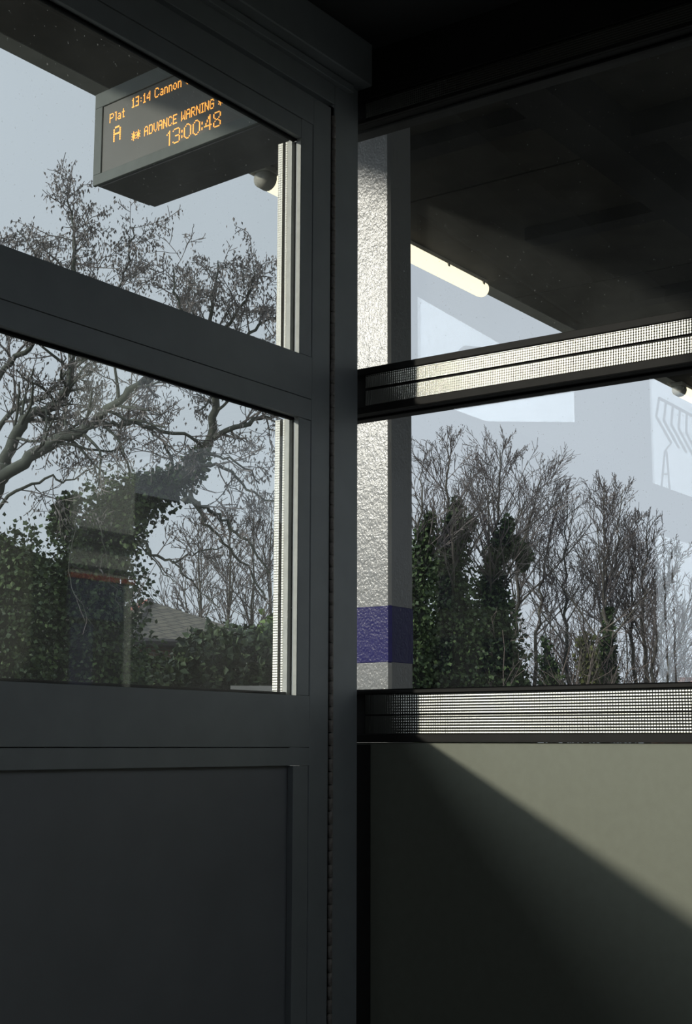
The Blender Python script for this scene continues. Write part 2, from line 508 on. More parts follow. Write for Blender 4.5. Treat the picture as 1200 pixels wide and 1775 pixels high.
# piano hinge: one knuckle after another up the hinge edge
hg = MB()
hg.tube([Vector((0, 0, 0.0006)), Vector((0, 0, 0.0209))], [0.0042, 0.0042], 10)
hx = -0.0790
NK = 104
proto = None
leafp = part('hinge_leaf', 'gasket', dr, -0.0846, -0.0734, 0.0030, 0.02, FLOOR_Z + 0.02, 1.135)
for i in range(NK):
    z = FLOOR_Z + 0.03 + i * 0.0215
    loc = Vector((hx, -0.0012, z)) - dr.location
    if proto is None:
        proto = hg.build('hinge_knuckle', 'hinge', leafp, True); proto.location = loc
    else:
        like(proto, leafp, loc)

# --- right wall
wr = empty('wall_right', 'grey-green panelled end wall with dark frame below and between its windows', 'wall', (0.02, -1.2, FLOOR_Z), kind='structure')
XR = 0.02
part('lower_panel', 'wallpanel', wr, XR, XR + 0.03, YB, 0.06, FLOOR_Z, 0.0035)
part('panel_channel', 'bronze', wr, XR - 0.004, XR, -0.014, 0.06, FLOOR_Z, 0.0)
part('sill_shade_strip', 'bronze', wr, XR - 0.006, XR + 0.05, YB, 0.06, 0.0040, 0.0175, c=0.001)  # dark strip stands in for the shade below the dimpled strips
part('sill_frame', 'bronze', wr, XR + 0.002, XR + 0.06, YB, 0.06, 0.0175, 0.0925, c=0.001)
part('sill_edge', 'bronze', wr, XR - 0.010, XR + 0.002, YB, 0.06, 0.0860, 0.0925, c=0.001)
part('middle_frame', 'bronze', wr, XR + 0.002, XR + 0.06, YB, 0.06, 0.5850, 0.6690, c=0.001)
part('middle_lip', 'bronze', wr, XR - 0.006, XR + 0.002, YB, 0.06, 0.5850, 0.5990, c=0.001)
part('middle_lip', 'bronze', wr, XR - 0.006, XR + 0.002, YB, 0.06, 0.6560, 0.6690, c=0.001)
part('header_board', 'bronze', wr, XR + 0.002, XR + 0.06, YB, 0.06, 1.1370, CEIL_Z)
part('header_lip', 'bronze', wr, XR - 0.006, XR + 0.002, YB, 0.06, 1.1370, 1.1450, c=0.001)
part('header_lip', 'bronze', wr, XR - 0.008, XR + 0.002, YB, 0.06, 1.1800, CEIL_Z, c=0.001)
part('mullion', 'bronze', wr, XR, XR + 0.06, -0.825, -0.775, 0.0925, 1.137)
part('solid_board', 'wallpanel', wr, XR + 0.02, XR + 0.05, YB, -0.825, 0.0925, 1.137)


def knurl_strip(name, z0, z1, tilt, mat='knurl', label=None):
    """slightly tilted dimpled strip along the right wall"""
    y0, y1 = YB, -0.004
    t = math.tan(tilt) * (z1 - z0)
    xa, xb = XR - 0.003 - max(0, -t), XR - 0.003 - max(0, t)
    mb = MB()
    p = [(xa - (t if t > 0 else 0), z0), (xa - (0 if t > 0 else 0), z1)]
    # outline in x-z: inner face from (x_low,z0) to (x_high,z1)
    xl, xh = (XR - 0.002 - t, XR - 0.002) if t > 0 else (XR - 0.002, XR - 0.002 + t)
    for y in (y0, y1):
        mb.v += [(xl, y, z0), (xh, y, z1), (XR + 0.004, y, z1), (XR + 0.004, y, z0)]
    mb.f += [(0, 1, 5, 4), (1, 2, 6, 5), (2, 3, 7, 6), (3, 0, 4, 7), (3, 2, 1, 0), (4, 5, 6, 7)]
    mb.f = [q[::-1] for q in mb.f]
    off = wr.location
    mb.v = [(a - off.x, b - off.y, d - off.z) for a, b, d in mb.v]
    o = mb.build(name, mat, wr)
    if label: o['label'] = label
    return o


knurl_strip('dimpled_strip', 0.0180, 0.0485, 0.0, 'knurl_less_lit')
knurl_strip('dimpled_strip', 0.0515, 0.0850, 0.0, 'knurl_less_lit')
knurl_strip('dimpled_strip', 0.6000, 0.6270, 0.030)
knurl_strip('dimpled_strip', 0.6320, 0.6555, 0.024)
knurl_strip('dimpled_strip', 1.1460, 1.1780, 0.0)
for i, (z0, z1, lab) in enumerate(((0.669, 1.137, 'upper dusty and hazed glass pane above the dimpled middle rail'), (0.0925, 0.585, 'lower dusty glass pane looking onto ivy covered trees'))):
    wn = empty('window_%d' % (i + 1), lab, 'window', (XR + 0.03, -0.4, z0), kind='structure')
    pane = MB().box(-0.003, 0.003, -0.775 + 0.4, 0.46, -0.004, z1 - z0 + 0.004).build('glass_pane', 'glass_dusty_hazed' if i == 0 else 'glass', wn)
    pane.location = (-0.002, 0, 0)
    if i == 0:
        pane.rotation_euler = (0, 0, math.radians(2.4))      # turned on purpose, moves the pane's sun reflection behind the post
    part('gasket', 'gasket', wn, XR + 0.020, XR + 0.0255, YB, 0.06, z0 - 0.003, z0 + 0.003)
    part('gasket', 'gasket', wn, XR + 0.020, XR + 0.0255, YB, 0.06, z1 - 0.003, z1 + 0.003)

# --- back wall and far end wall (behind the camera, seen only in reflections)
wb = empty('wall_back', 'grey panelled wall with a long window behind the viewer', 'wall', (-1.9, YB, FLOOR_Z), kind='structure')
part('lower_panel', 'door_panel', wb, XB, 0.06, YB - 0.04, YB, FLOOR_Z, 0.35)
part('head_rail', 'door', wb, XB, 0.06, YB - 0.05, YB, 1.05, CEIL_Z)
for x in (XB + 0.03, -2.6, -1.3, 0.03):
    part('mullion', 'door', wb, x - 0.03, x + 0.03, YB - 0.05, YB, 0.35, 1.05)
part('glass_pane', 'glass', wb, XB, 0.06, YB - 0.03, YB - 0.024, 0.35, 1.05)
we = empty('wall_end', 'grey panelled end wall behind the viewer', 'wall', (XB, -1.2, FLOOR_Z), kind='structure')
part('lower_panel', 'door_panel', we, XB - 0.04, XB, YB, 0.06, FLOOR_Z, 0.05)
part('upper_panel', 'door_panel', we, XB - 0.04, XB, YB, 0.06, 0.056, 1.05)
part('dado_rail', 'door', we, XB - 0.04, XB + 0.01, YB, 0.0, 0.03, 0.08)
part('head_rail', 'door', we, XB - 0.05, XB, YB, 0.06, 1.05, CEIL_Z)

# ------------------------------------------------------------------ canopy over the platform
CZ, CY0, CY1 = 2.0, -3.2, 1.66
cn = empty('platform_canopy', 'dark boarded platform canopy with joists above the shelter', 'canopy', (2, 0, CZ), kind='structure')
# soffit boards between joists, each its own panel with a joint gap
xs = [-9.0 + 1.25 * i for i in range(20)]
for i in range(len(xs) - 1):
    for (ya, yb, zz) in ((0.50, 1.585, CZ), (-1.35, 0.40, CZ + 0.02), (CY0 + 0.02, -1.36, CZ + 0.02)):
        part('soffit_panel', 'soffit', cn, xs[i] + 0.006, xs[i + 1] - 0.006, ya, yb, zz, zz + 0.03)
part('roof_deck', 'joist', cn, -9, 14.75, CY0, CY1 - 0.02, CZ + 0.055, CZ + 0.22)
part('girder', 'joist', cn, -9, 14.75, 0.36, 0.50, CZ - 0.13, CZ + 0.05)
part('edge_fascia', 'fascia', cn, -9, 14.75, CY1 - 0.07, CY1, CZ + 0.0, CZ + 0.26)
for i in range(11):
    x = 1.80 + 0.98 * i
    part('joist', 'joist', cn, x - 0.045, x + 0.045, 0.50, 1.12, CZ - 0.05, CZ)
for i in range(13):
    x = -7.2 + 1.55 * i
    part('joist', 'joist', cn, x - 0.05, x + 0.05, CY0, 0.36, CZ - 0.06, CZ + 0.02)

# ------------------------------------------------------------------ canopy column just outside the corner
CX, CYY = 0.45, 0.2315
cc = empty('canopy_column', 'glossy grey square column with a blue painted band outside the window', 'column', (CX + 0.05, CYY + 0.06, FLOOR_Z - 0.02))
part('shaft', 'colgrey', cc, CX, CX + 0.091, CYY, CYY + 0.14, FLOOR_Z - 0.02, CZ - 0.0, c=0.006)
part('painted_band', 'colblue', cc, CX - 0.0012, CX + 0.0922, CYY - 0.0012, CYY + 0.1412, 0.1650, 0.2925, c=0.006)
part('base_plate', 'colgrey', cc, CX - 0.05, CX + 0.141, CYY - 0.05, CYY + 0.19, FLOOR_Z - 0.02, FLOOR_Z, c=0.003)

# ------------------------------------------------------------------ strip lights under the canopy edge
def strip_light(x0, x1, label):
    yc, zc, r = 1.585, 1.962, 0.036
    o = empty('strip_light', label, 'light', ((x0 + x1) / 2, yc, CZ), group='strip lights under the canopy edge')
    lx0, lx1 = x0 - o.location.x, x1 - o.location.x
    dz = zc - CZ
    MB().box(lx0 + 0.02, lx1 - 0.02, -0.03, 0.03, dz + 0.012, -0.001, c=0.002).build('lamp_body', 'lampbody', o)
    d = MB()
    pts, rad = [], []
    for x, k in ((lx0 + 0.055, 0.75), (lx0 + 0.062, 0.95), (lx0 + 0.075, 1.0), (lx1 - 0.03, 1.0), (lx1 - 0.012, 0.93), (lx1, 0.72)):
        pts.append(Vector((x, 0, dz))); rad.append(r * k)
    d.tube(pts, rad, 20)
    d.build('diffuser', 'tube', o, True)
    e = MB(); e.tube([Vector((lx0, 0, dz)), Vector((lx0 + 0.012, 0, dz)), Vector((lx0 + 0.05, 0, dz)), Vector((lx0 + 0.054, 0, dz))], [r * 0.6, r * 1.02, r * 1.05, r * 0.9], 18)
    e.build('end_cap', 'lampcap', o, True)
    MB().box(lx0 - 0.005, lx0 + 0.05, -0.035, 0.035, dz + 0.018, 0.0, c=0.002).build('bracket', 'lampcap', o)
    for x in (lx0 + 0.5, lx1 - 0.35, lx1 - 0.06):
        MB().box(x - 0.006, x + 0.006, -0.038, 0.038, dz + 0.005, dz + 0.02).build('clip', 'lampcap', o)
    return o


strip_light(1.66, 3.22, 'glowing strip light under the canopy edge, crossing behind the corner post')
strip_light(5.36, 6.92, 'glowing strip light at the right edge of the lower window')

# ------------------------------------------------------------------ departure board
SA = Vector((0.584, 1.291, 1.5))
sb = empty('departure_board', 'grey hanging departure board with amber lettering seen through the door', 'sign', SA)
sb.rotation_euler = (0, 0, math.radians(-95.39))
# local frame: +x along the board (towards the door), +y = back, away from the reading face ; y=0 is the face
L_, H_, T_ = 0.86, 0.265, 0.20
def spart(name, mat, parent, *b, c=0.0):
    return MB().box(*b, c=c).build(name, mat, parent)
hs = spart('housing', 'housing', sb, 0, L_, 0.004, T_, 0.004, H_, c=0.003)
spart('frame_top', 'housing', sb, 0, L_, -0.004, 0.006, 0.222, H_, c=0.001)
spart('frame_bottom', 'housing', sb, 0, L_, -0.004, 0.006, 0.0, 0.030, c=0.001)
spart('frame_side', 'housing', sb, 0, 0.032, -0.004, 0.006, 0.030, 0.222, c=0.001)
spart('frame_side', 'housing', sb, L_ - 0.032, L_, -0.004, 0.006, 0.030, 0.222, c=0.001)
spart('screen_seal', 'gasket', sb, 0.0305, L_ - 0.0305, 0.0005, 0.0035, 0.0285, 0.2235)
SCREEN = spart('screen', 'screen', sb, 0.0335, L_ - 0.0335, -0.0005, 0.0036, 0.0315, 0.2205)
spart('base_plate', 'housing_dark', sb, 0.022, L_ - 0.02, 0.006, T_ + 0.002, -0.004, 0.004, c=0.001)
for x in (0.2, L_ - 0.2):
    h = MB(); h.tube([Vector((x, T_ / 2, H_)), Vector((x, T_ / 2, CZ - 1.5))], [0.012, 0.012], 10)
    h.build('hanger', 'housing_dark', sb, True)

FONT = {
 'A': '01110 10001 10001 11111 10001 10001 10001', 'C': '01110 10001 10000 10000 10000 10001 01110',
 'D': '11110 10001 10001 10001 10001 10001 11110', 'E': '11111 10000 10000 11110 10000 10000 11111',
 'G': '01110 10001 10000 10111 10001 10001 01110', 'I': '111 010 010 010 010 010 111',
 'N': '10001 11001 11001 10101 10011 10011 10001', 'P': '11110 10001 10001 11110 10000 10000 10000',
 'R': '11110 10001 10001 11110 10100 10010 10001', 'S': '01110 10001 10000 01110 00001 10001 01110',
 'V': '10001 10001 10001 10001 10001 01010 00100', 'W': '10001 10001 10001 10101 10101 11011 10001',
 'a': '0000 0000 0110 0001 0111 1001 0111', 'l': '11 01 01 01 01 01 01', 'n': '0000 0000 1110 1001 1001 1001 1001',
 'o': '0000 0000 0110 1001 1001 1001 0110', 't': '010 010 111 010 010 010 011',
 '1': '010 110 010 010 010 010 111', '3': '1111 0001 0001 0111 0001 0001 1111', '4': '0001 0011 0101 1001 1111 0001 0001',
 ':': '000 000 010 000 010 000 000', ' ': '000 000 000 000 000 000 000', '*': '00100 10101 01110 11111 01110 10101 00100',
}
BIG = {
 '1': ['0010', '0110', '1010', '0010', '0010', '0010', '0010', '0010', '0010', '0010', '0010'],
 '3': ['011110', '100001', '000001', '000001', '000001', '001110', '000001', '000001', '000001', '100001', '011110'],
 '0': ['001100', '010010', '100001', '100001', '100001', '100001', '100001', '100001', '100001', '010010', '001100'],
 '4': ['000010', '000110', '000110', '001010', '001010', '010010', '010010', '111111', '000010', '000010', '000010'],
 '8': ['011110', '100001', '100001', '100001', '010010', '001100', '010010', '100001', '100001', '100001', '011110'],
 ':': ['0', '0', '0', '1', '1', '0', '0', '1', '1', '0', '0'],
}


def led_line(name, text, s0, s1, h0, h1, font, fat=0.78):
    cols = []
    for ch in text:
        g_ = font[ch] if isinstance(font[ch], list) else font[ch].split()
        for c in range(len(g_[0])):
            cols.append([row[c] == '1' for row in g_])
        cols.append([False] * len(g_))
    cols.pop()
    rows = len(cols[0])
    dx = (s1 - s0) / len(cols); dh = (h1 - h0) / rows
    mb = MB()
    for ci, c in enumerate(cols):
        for r, on in enumerate(c):
            if on:
                x = s0 + (ci + 0.5) * dx; z = h1 - (r + 0.5) * dh
                hx_, hz_ = dx * fat / 2, dh * fat / 2
                mb.box(x - hx_, x + hx_, -0.0016, -0.0004, z - hz_, z + hz_)
    o = mb.build(name, 'led', SCREEN)
    o['label'] = 'amber dot-matrix lettering ' + text
    return o


led_line('led_text', 'Plat', 0.060, 0.1226, 0.1655, 0.1920, FONT, 0.72)
led_line('led_text', 'A', 0.078, 0.1090, 0.1055, 0.1490, FONT, 0.72)
led_line('led_text', '13:14 Cannon S', 0.152, 0.381, 0.1815, 0.2095, FONT, 0.72)
led_line('led_text', '** ADVANCE WARNING **', 0.1545, 0.5200, 0.0860, 0.1130, FONT, 0.72)
led_line('led_clock', '13:00:48', 0.2935, 0.4960, 0.0320, 0.0735, BIG, 0.72)


# ------------------------------------------------------------------ trees
def rnd(a, b): return random.uniform(a, b)


def rvec():
    return Vector((random.gauss(0, 1), random.gauss(0, 1), random.gauss(0, 1)))


def grow(T, p, d, L, r, lvl, P):
    n = max(3, int(L / P['seg']))
    step = L / n
    pts = [p.copy()]; d = d.normalized()
    for i in range(n):
        d = (d + rvec() * P['wob'] + Vector((0, 0, P['up']))).normalized()
        p = p + d * step
        pts.append(p)
    r1 = max(P['rmin'], r * 0.45)
    rad = [r + (r1 - r) * i / n for i in range(n + 1)]
    T['twig' if r < 0.016 else 'limb'].tube(pts, rad, 3 if r < 0.012 else 5, cap=False)
    if lvl > 0:
        k = P['kids'][-lvl] if lvl <= len(P['kids']) else P['kids'][0]
        k = max(1, int(round(k * rnd(0.75, 1.3))))
        for j in range(k):
            t = P['t0'] + (1 - P['t0']) * (j + rnd(0.2, 1.0)) / k
            f = t * n; i = min(int(f), n - 1)
            q = pts[i].lerp(pts[i + 1], f - i)
            ax = (pts[i + 1] - pts[i]).normalized()
            o = ax.orthogonal().normalized(); a = rnd(0, 6.283)
            s = o * math.cos(a) + ax.cross(o) * math.sin(a)
            an = rnd(*P['ang'])
            nd = ax * math.cos(an) + s * math.sin(an)
            grow(T, q, nd, L * rnd(*P['ratio']) * (1.1 - 0.45 * t), max(P['rmin'], rad[i] * rnd(0.45, 0.7)), lvl - 1, P)
    if P.get('pods') and lvl <= 1 and random.random() < P['pods']:
        for k in range(random.randint(2, 6)):
            i = random.randint(max(0, n - 3), n)
            T['pod'].leaf(pts[i] + rvec() * 0.035, rnd(0.028, 0.052), 0.5, Vector((random.gauss(0, .35), random.gauss(0, .35), -1)))


def newT(): return {'limb': MB(), 'twig': MB(), 'pod': MB(), 'ivy': MB(), 'core': MB()}


def smooth_line(pts, sub=4):
    out = []
    n = len(pts)
    for i in range(n - 1):
        p0 = pts[max(i - 1, 0)]; p1 = pts[i]; p2 = pts[i + 1]; p3 = pts[min(i + 2, n - 1)]
        for k in range(sub):
            t = k / sub
            out.append(0.5 * ((2 * p1) + (p2 - p0) * t + (2 * p0 - 5 * p1 + 4 * p2 - p3) * t * t + (3 * p1 - p0 - 3 * p2 + p3) * t ** 3))
    out.append(pts[-1])
    return out


def limb(T, pix, dep, r0, r1, P, every, length, lvl=2, t0=0.1, dd=0.0, nside=7, pw=1.0):
    """a main limb through photo-like points at real depth, with side branches grown from it"""
    N = len(pix)
    pts = [at(x, y, dep + dd * i / max(1, N - 1) + rnd(-0.12, 0.12)) for i, (x, y) in enumerate(pix)]
    pts = smooth_line(pts)
    n = len(pts)
    for i in range(1, n - 1):
        pts[i] = pts[i] + rvec() * (0.012 + 0.004 * (i % 2))
    rad = [r0 + (r1 - r0) * (i / (n - 1)) ** pw for i in range(n)]
    T['limb'].tube(pts, rad, nside)
    tot = sum((pts[i + 1] - pts[i]).length for i in range(n - 1))
    k = int(tot * (1 - t0) / every) if every else 0
    for j in range(k):
        t = t0 + (1 - t0) * (j + rnd(0.1, 0.9)) / k
        f = t * (n - 1); i = min(int(f), n - 2)
        q = pts[i].lerp(pts[i + 1], f - i)
        ax = (pts[i + 1] - pts[i]).normalized()
        o = ax.orthogonal().normalized(); a = rnd(0, 6.283)
        s = o * math.cos(a) + ax.cross(o) * math.sin(a)
        an = rnd(*P['ang'])
        grow(T, q, ax * math.cos(an) + s * math.sin(an), length * rnd(0.6, 1.25) * (1.1 - 0.5 * t), max(P['rmin'], min(rad[i] * 0.5, 0.018)), lvl, P)
    return pts


def ivy_along(T, pts, rads, n, size=(0.035, 0.065), key='ivy'):
    T['core'].tube(pts, [r_ * 0.62 for r_ in rads], 9)
    m_ = len(pts)
    seg = [(pts[i + 1] - pts[i]).length * (rads[i] + rads[i + 1]) for i in range(m_ - 1)]
    tot = sum(seg)
    for i in range(m_ - 1):
        for k in range(int(n * seg[i] / tot)):
            t = random.random()
            c = pts[i].lerp(pts[i + 1], t); R = rads[i] + (rads[i + 1] - rads[i]) * t
            u = rvec().normalized()
            rr = R * (0.45 + 0.75 * random.random() ** 0.8) * (1 + 0.25 * math.sin(c.z * 7 + u.x * 4))
            d = (u + rvec() * 0.6 + Vector((0, 0, -0.5)))
            T[key].leaf(c + u * rr, rnd(*size), 0.95, d)


def finish(T, name, label, base, group=None, mats=('bark', 'twig', 'pod', 'ivy')):
    o = empty(name, label, 'tree', base, group)
    off = Vector(base)
    for k, nm, mt in (('limb', 'limbs', mats[0]), ('twig', 'twigs', mats[1]), ('pod', 'seed_pods', mats[2]), ('ivy', 'ivy', mats[3]), ('core', 'ivy_stems', 'hcore')):
        mb = T[k]
        if not mb.v: continue
        mb.v = [(a - off.x, b - off.y, c - off.z) for a, b, c in mb.v]
        x = mb.build(nm, mt, o, smooth=(k == 'limb'))
        if k not in ('limb', 'core'): x['kind'] = 'stuff'
    return o


GZ = -2.1
# --- big crooked tree with hanging pods, seen through the door
P1 = dict(seg=0.11, wob=0.20, up=0.015, rmin=0.0036, kids=[5, 4, 3], t0=0.15, ang=(0.5, 1.15), ratio=(0.38, 0.7), pods=0.34)
P1u = dict(P1, up=0.025, pods=0.9, kids=[5, 4, 3])
DT = 14.0
T = newT()
lowest = at(-70, 1290, DT)
trunkA = [(-75, 1500), (-70, 1250), (-62, 1050), (-40, 920), (-12, 850), (10, 803)]
pa = limb(T, trunkA, DT, 0.16, 0.085, P1, 0, 0)
limb(T, [(8, 806), (31, 746), (57, 720), (98, 700), (116, 668), (124, 617), (127, 545), (130, 475), (128, 420), (124, 375), (117, 338)], DT, 0.062, 0.006, P1u, 0.075, 0.62, 2, 0.05)
limb(T, [(-10, 835), (52, 792), (93, 764), (145, 748), (170, 720), (207, 694), (243, 666), (268, 650), (300, 610), (318, 560), (305, 510), (300, 465)], DT - 0.5, 0.062, 0.006, P1, 0.08, 0.65, 2, 0.05, dd=-0.5)
limb(T, [(160, 735), (195, 735), (227, 733), (268, 745), (330, 759), (370, 790), (410, 800), (450, 838)], DT - 0.6, 0.026, 0.007, P1, 0.10, 0.6, 2)
limb(T, [(-30, 700), (10, 640), (50, 600), (80, 560), (75, 500), (60, 440), (30, 400)], DT + 0.6, 0.035, 0.006, P1u, 0.10, 0.6, 2)
limb(T, [(120, 640), (160, 600), (190, 540), (210, 490), (225, 440), (235, 390)], DT + 0.4, 0.025, 0.005, P1u, 0.09, 0.55, 2)
limb(T, [(-20, 770), (30, 700), (75, 690), (120, 640), (150, 625), (180, 590)], DT + 1.0, 0.03, 0.007, P1, 0.10, 0.6, 2)
limb(T, [(-20, 890), (30, 850), (80, 830), (120, 835), (170, 800)], DT - 0.3, 0.02, 0.005, P1, 0.16, 0.7, 2)
ivy_along(T, [at(-60, 1180, DT), at(-30, 1060, DT), at(0, 980, DT), at(30, 955, DT)], [0.75, 0.62, 0.42, 0.2], 6500)
finish(T, 'crooked_tree', 'bare crooked tree with hanging pods at the left edge of the door glass', (lowest.x, lowest.y, GZ), 'bare trees beyond the tracks', ('bark_green', 'twig', 'pod', 'ivy'))

# --- ivy wrapped leaning tree beside it
T = newT()
D2 = 14.6
lowest = at(150, 1290, D2)
pb = limb(T, [(140, 1600), (150, 1300), (158, 1100), (172, 980), (195, 905), (240, 862), (300, 840), (335, 808), (367, 761), (372, 689), (374, 640), (373, 590), (366, 540), (372, 490), (378, 452)], D2, 0.15, 0.006, P1u, 0.16, 0.6, 2, 0.6, pw=0.62)
limb(T, [(372, 600), (400, 560), (425, 520), (438, 480), (445, 455)], D2, 0.022, 0.005, P1u, 0.09, 0.5, 2)
limb(T, [(372, 620), (345, 575), (330, 530), (322, 480)], D2, 0.022, 0.005, P1u, 0.09, 0.5, 2)
limb(T, [(372, 640), (420, 590), (455, 560), (480, 552), (505, 562)], D2, 0.022, 0.005, P1u, 0.09, 0.5, 2)
limb(T, [(367, 761), (408, 741), (450, 728), (486, 720), (530, 715)], D2, 0.032, 0.012, P1, 0.085, 0.55, 2)
limb(T, [(325, 850), (350, 893), (362, 911), (398, 952), (434, 994), (460, 1040)], D2 - 0.3, 0.02, 0.009, P1, 0.22, 0.5, 1)
limb(T, [(318, 866), (345, 872), (372, 888), (400, 915), (440, 952), (468, 1000)], D2 - 0.6, 0.024, 0.01, P1, 0.22, 0.5, 1)
limb(T, [(245, 935), (262, 955), (285, 968), (305, 972), (335, 958), (385, 948)], D2 - 0.5, 0.018, 0.006, P1, 0.16, 0.55, 2)
limb(T, [(300, 972), (325, 1000), (350, 1030), (380, 1052)], D2 - 0.5, 0.01, 0.004, P1, 0.2, 0.5, 1)
limb(T, [(240, 940), (275, 985), (305, 1010)], D2 - 0.7, 0.009, 0.004, P1, 0.2, 0.45, 1)
limb(T, [(341, 803), (390, 812), (430, 845), (470, 870), (520, 900)], D2 - 0.2, 0.02, 0.006, P1, 0.1, 0.55, 2)
limb(T, [(300, 840), (290, 780), (262, 740), (250, 700)], D2 + 0.3, 0.02, 0.006, P1, 0.10, 0.6, 2)
limb(T, [(210, 900), (225, 820), (205, 770), (215, 720)], D2 + 0.4, 0.016, 0.005, P1, 0.11, 0.6, 2)
limb(T, [(130, 905), (120, 985), (135, 1040), (165, 1090)], D2 - 1.2, 0.006, 0.003, P1, 0.3, 0.3, 0)
limb(T, [(172, 910), (185, 955), (192, 1010), (210, 1060)], D2 - 1.2, 0.005, 0.003, P1, 0.3, 0.3, 0)
iv = [at(150, 1220, D2), at(155, 1110, D2), at(160, 1010, D2), at(175, 935, D2), at(205, 885, D2), at(250, 855, D2), at(300, 836, D2), at(330, 818, D2), at(345, 795, D2), at(354, 778, D2)]
ivy_along(T, iv, [0.62, 0.5, 0.44, 0.42, 0.32, 0.22, 0.17, 0.14, 0.11, 0.05], 16000)
ivy_along(T, [at(105, 925, D2), at(115, 880, D2), at(125, 860, D2)], [0.15, 0.1, 0.05], 900)
finish(T, 'ivy_tree', 'leaning tree with ivy wrapped trunk and limb in the door glass', (lowest.x, lowest.y, GZ), 'bare trees beyond the tracks', ('bark_green', 'twig', 'pod', 'ivy'))

# --- upright bare trees seen through the right window
PU = dict(seg=0.30, wob=0.04, up=0.05, rmin=0.0042, kids=[7, 6, 4], t0=0.15, ang=(0.35, 0.75), ratio=(0.36, 0.6), pods=0.0)


def upright(name, label, base, top, dep, r, nb, spread, t0=0.25, lvl=2, ivy=None, lean=(), mats=('bark', 'twig', 'pod', 'ivy'), group='bare trees beyond the tracks', P=PU, pods=0.0):
    T = newT()
    P = dict(P, pods=pods)
    pix = [base] + list(lean) + [top]
    pts = smooth_line([at(x, y, dep + rnd(-0.2, 0.2)) for x, y in pix], 8 if len(pix) > 2 else 14)
    n = len(pts)
    for i in range(1, n - 1):
        pts[i] = pts[i] + rvec() * 0.03
    rad = [r + (P['rmin'] * 1.2 - r) * (i / (n - 1)) ** 0.8 for i in range(n)]
    T['limb'].tube(pts, rad, 6)
    H = (pts[-1] - pts[0]).length
    for j in range(nb):
        t = t0 + (0.97 - t0) * (j + rnd(0, 1)) / nb
        f = t * (n - 1); i = min(int(f), n - 2)
        q = pts[i].lerp(pts[i + 1], f - i)
        ax = (pts[i + 1] - pts[i]).normalized()
        a = rnd(0, 6.283)
        s = RGT * math.cos(a) + fh * math.sin(a)
        an = rnd(0.4, 0.85)
        L = 1.35 * spread * (1.06 - t) * rnd(0.7, 1.25) / max(0.35, 1 - t0) + 0.16
        grow(T, q, ax * math.cos(an) + s * math.sin(an), L, max(P['rmin'] * 1.2, rad[i] * rnd(0.35, 0.55)), lvl, P)
    if ivy:
        for (pp, rr, nn) in ivy:
            ivy_along(T, [at(x, y, dep - 0.1) for x, y in pp], [q * 0.78 for q in rr], nn, (0.05, 0.095))
    b = at(*base, dep)
    return finish(T, name, label, (b.x, b.y, GZ), group, mats)


DP = 24.0
upright('ivy_clad_tree', 'bare topped tree thickly clad in ivy next to the column', (790, 1480), (778, 768), DP, 0.11, 30, 1.15, 0.42, 2, lean=[(788, 1150), (775, 950)],
        ivy=[([(800, 1250), (800, 1150), (785, 1070), (775, 990), (785, 930), (792, 895), (790, 868)], [0.95, 0.85, 0.58, 0.40, 0.28, 0.22, 0.05], 9500), ([(790, 930), (808, 912), (820, 900)], [0.18, 0.14, 0.06], 450)], pods=0.06)
upright('ivy_clad_tree', 'ivy clad tree with a hooked ivy top, second from the column', (850, 1480), (868, 780), DP + 0.4, 0.10, 32, 1.25, 0.42, 2, lean=[(850, 1150), (856, 950)],
        ivy=[([(850, 1250), (856, 1150), (862, 1080), (852, 1010), (862, 960), (874, 925), (880, 900)], [0.75, 0.62, 0.42, 0.26, 0.24, 0.2, 0.06], 8000), ([(870, 950), (895, 945), (912, 965), (908, 985)], [0.22, 0.20, 0.14, 0.04], 800)], pods=0.06)
upright('ivy_clad_tree', 'narrow ivy clad tree half hidden behind the column', (722, 1480), (735, 800), DP - 0.6, 0.08, 16, 0.8, 0.45, 2, lean=[(722, 1100), (728, 950)],
        ivy=[([(715, 1250), (720, 1120), (722, 1030), (732, 960), (740, 915), (745, 890)], [0.5, 0.3, 0.28, 0.25, 0.16, 0.05], 4500)])
upright('bare_tree', 'spreading bare tree leaning right of the hooked ivy', (900, 1480), (945, 815), DP + 1.5, 0.07, 26, 1.3, 0.40, 2, lean=[(893, 1150), (905, 960)], pods=0.05)
upright('bare_tree', 'tall slender bare tree just right of the ivy clump', (925, 1480), (972, 850), DP + 1.0, 0.055, 22, 0.95, 0.40, 2, lean=[(928, 1180), (942, 1000)])
upright('bare_tree', 'slim pale trunked bare tree left of the ivy sleeved trunk', (985, 1480), (985, 868), DP + 0.8, 0.055, 24, 0.85, 0.35, 2, lean=[(982, 1150), (978, 1000)], mats=('bark_green', 'twig', 'pod', 'ivy'))
upright('bare_tree', 'tallest bare tree of the right group with ivy sleeve on its trunk', (1052, 1480), (1048, 845), DP, 0.075, 34, 1.0, 0.36, 2, lean=[(1052, 1150), (1050, 1000)],
        ivy=[([(1050, 1260), (1052, 1170), (1054, 1100), (1055, 1055)], [0.25, 0.2, 0.11, 0.03], 2500)], pods=0.03)
upright('bare_tree', 'twin stem rising close behind the ivy sleeved trunk', (1062, 1480), (1080, 848), DP + 0.5, 0.05, 24, 0.8, 0.36, 2, lean=[(1058, 1150), (1064, 1000)])
upright('bare_tree', 'slim bare tree third from the right window edge', (1098, 1480), (1102, 893), DP + 0.8, 0.05, 22, 0.7, 0.36, 2, lean=[(1098, 1150), (1096, 1020)])
upright('bare_tree', 'slim bare tree second from the right window edge', (1118, 1480), (1124, 905), DP + 0.2, 0.055, 24, 0.75, 0.36, 2, lean=[(1118, 1150), (1116, 1020)])
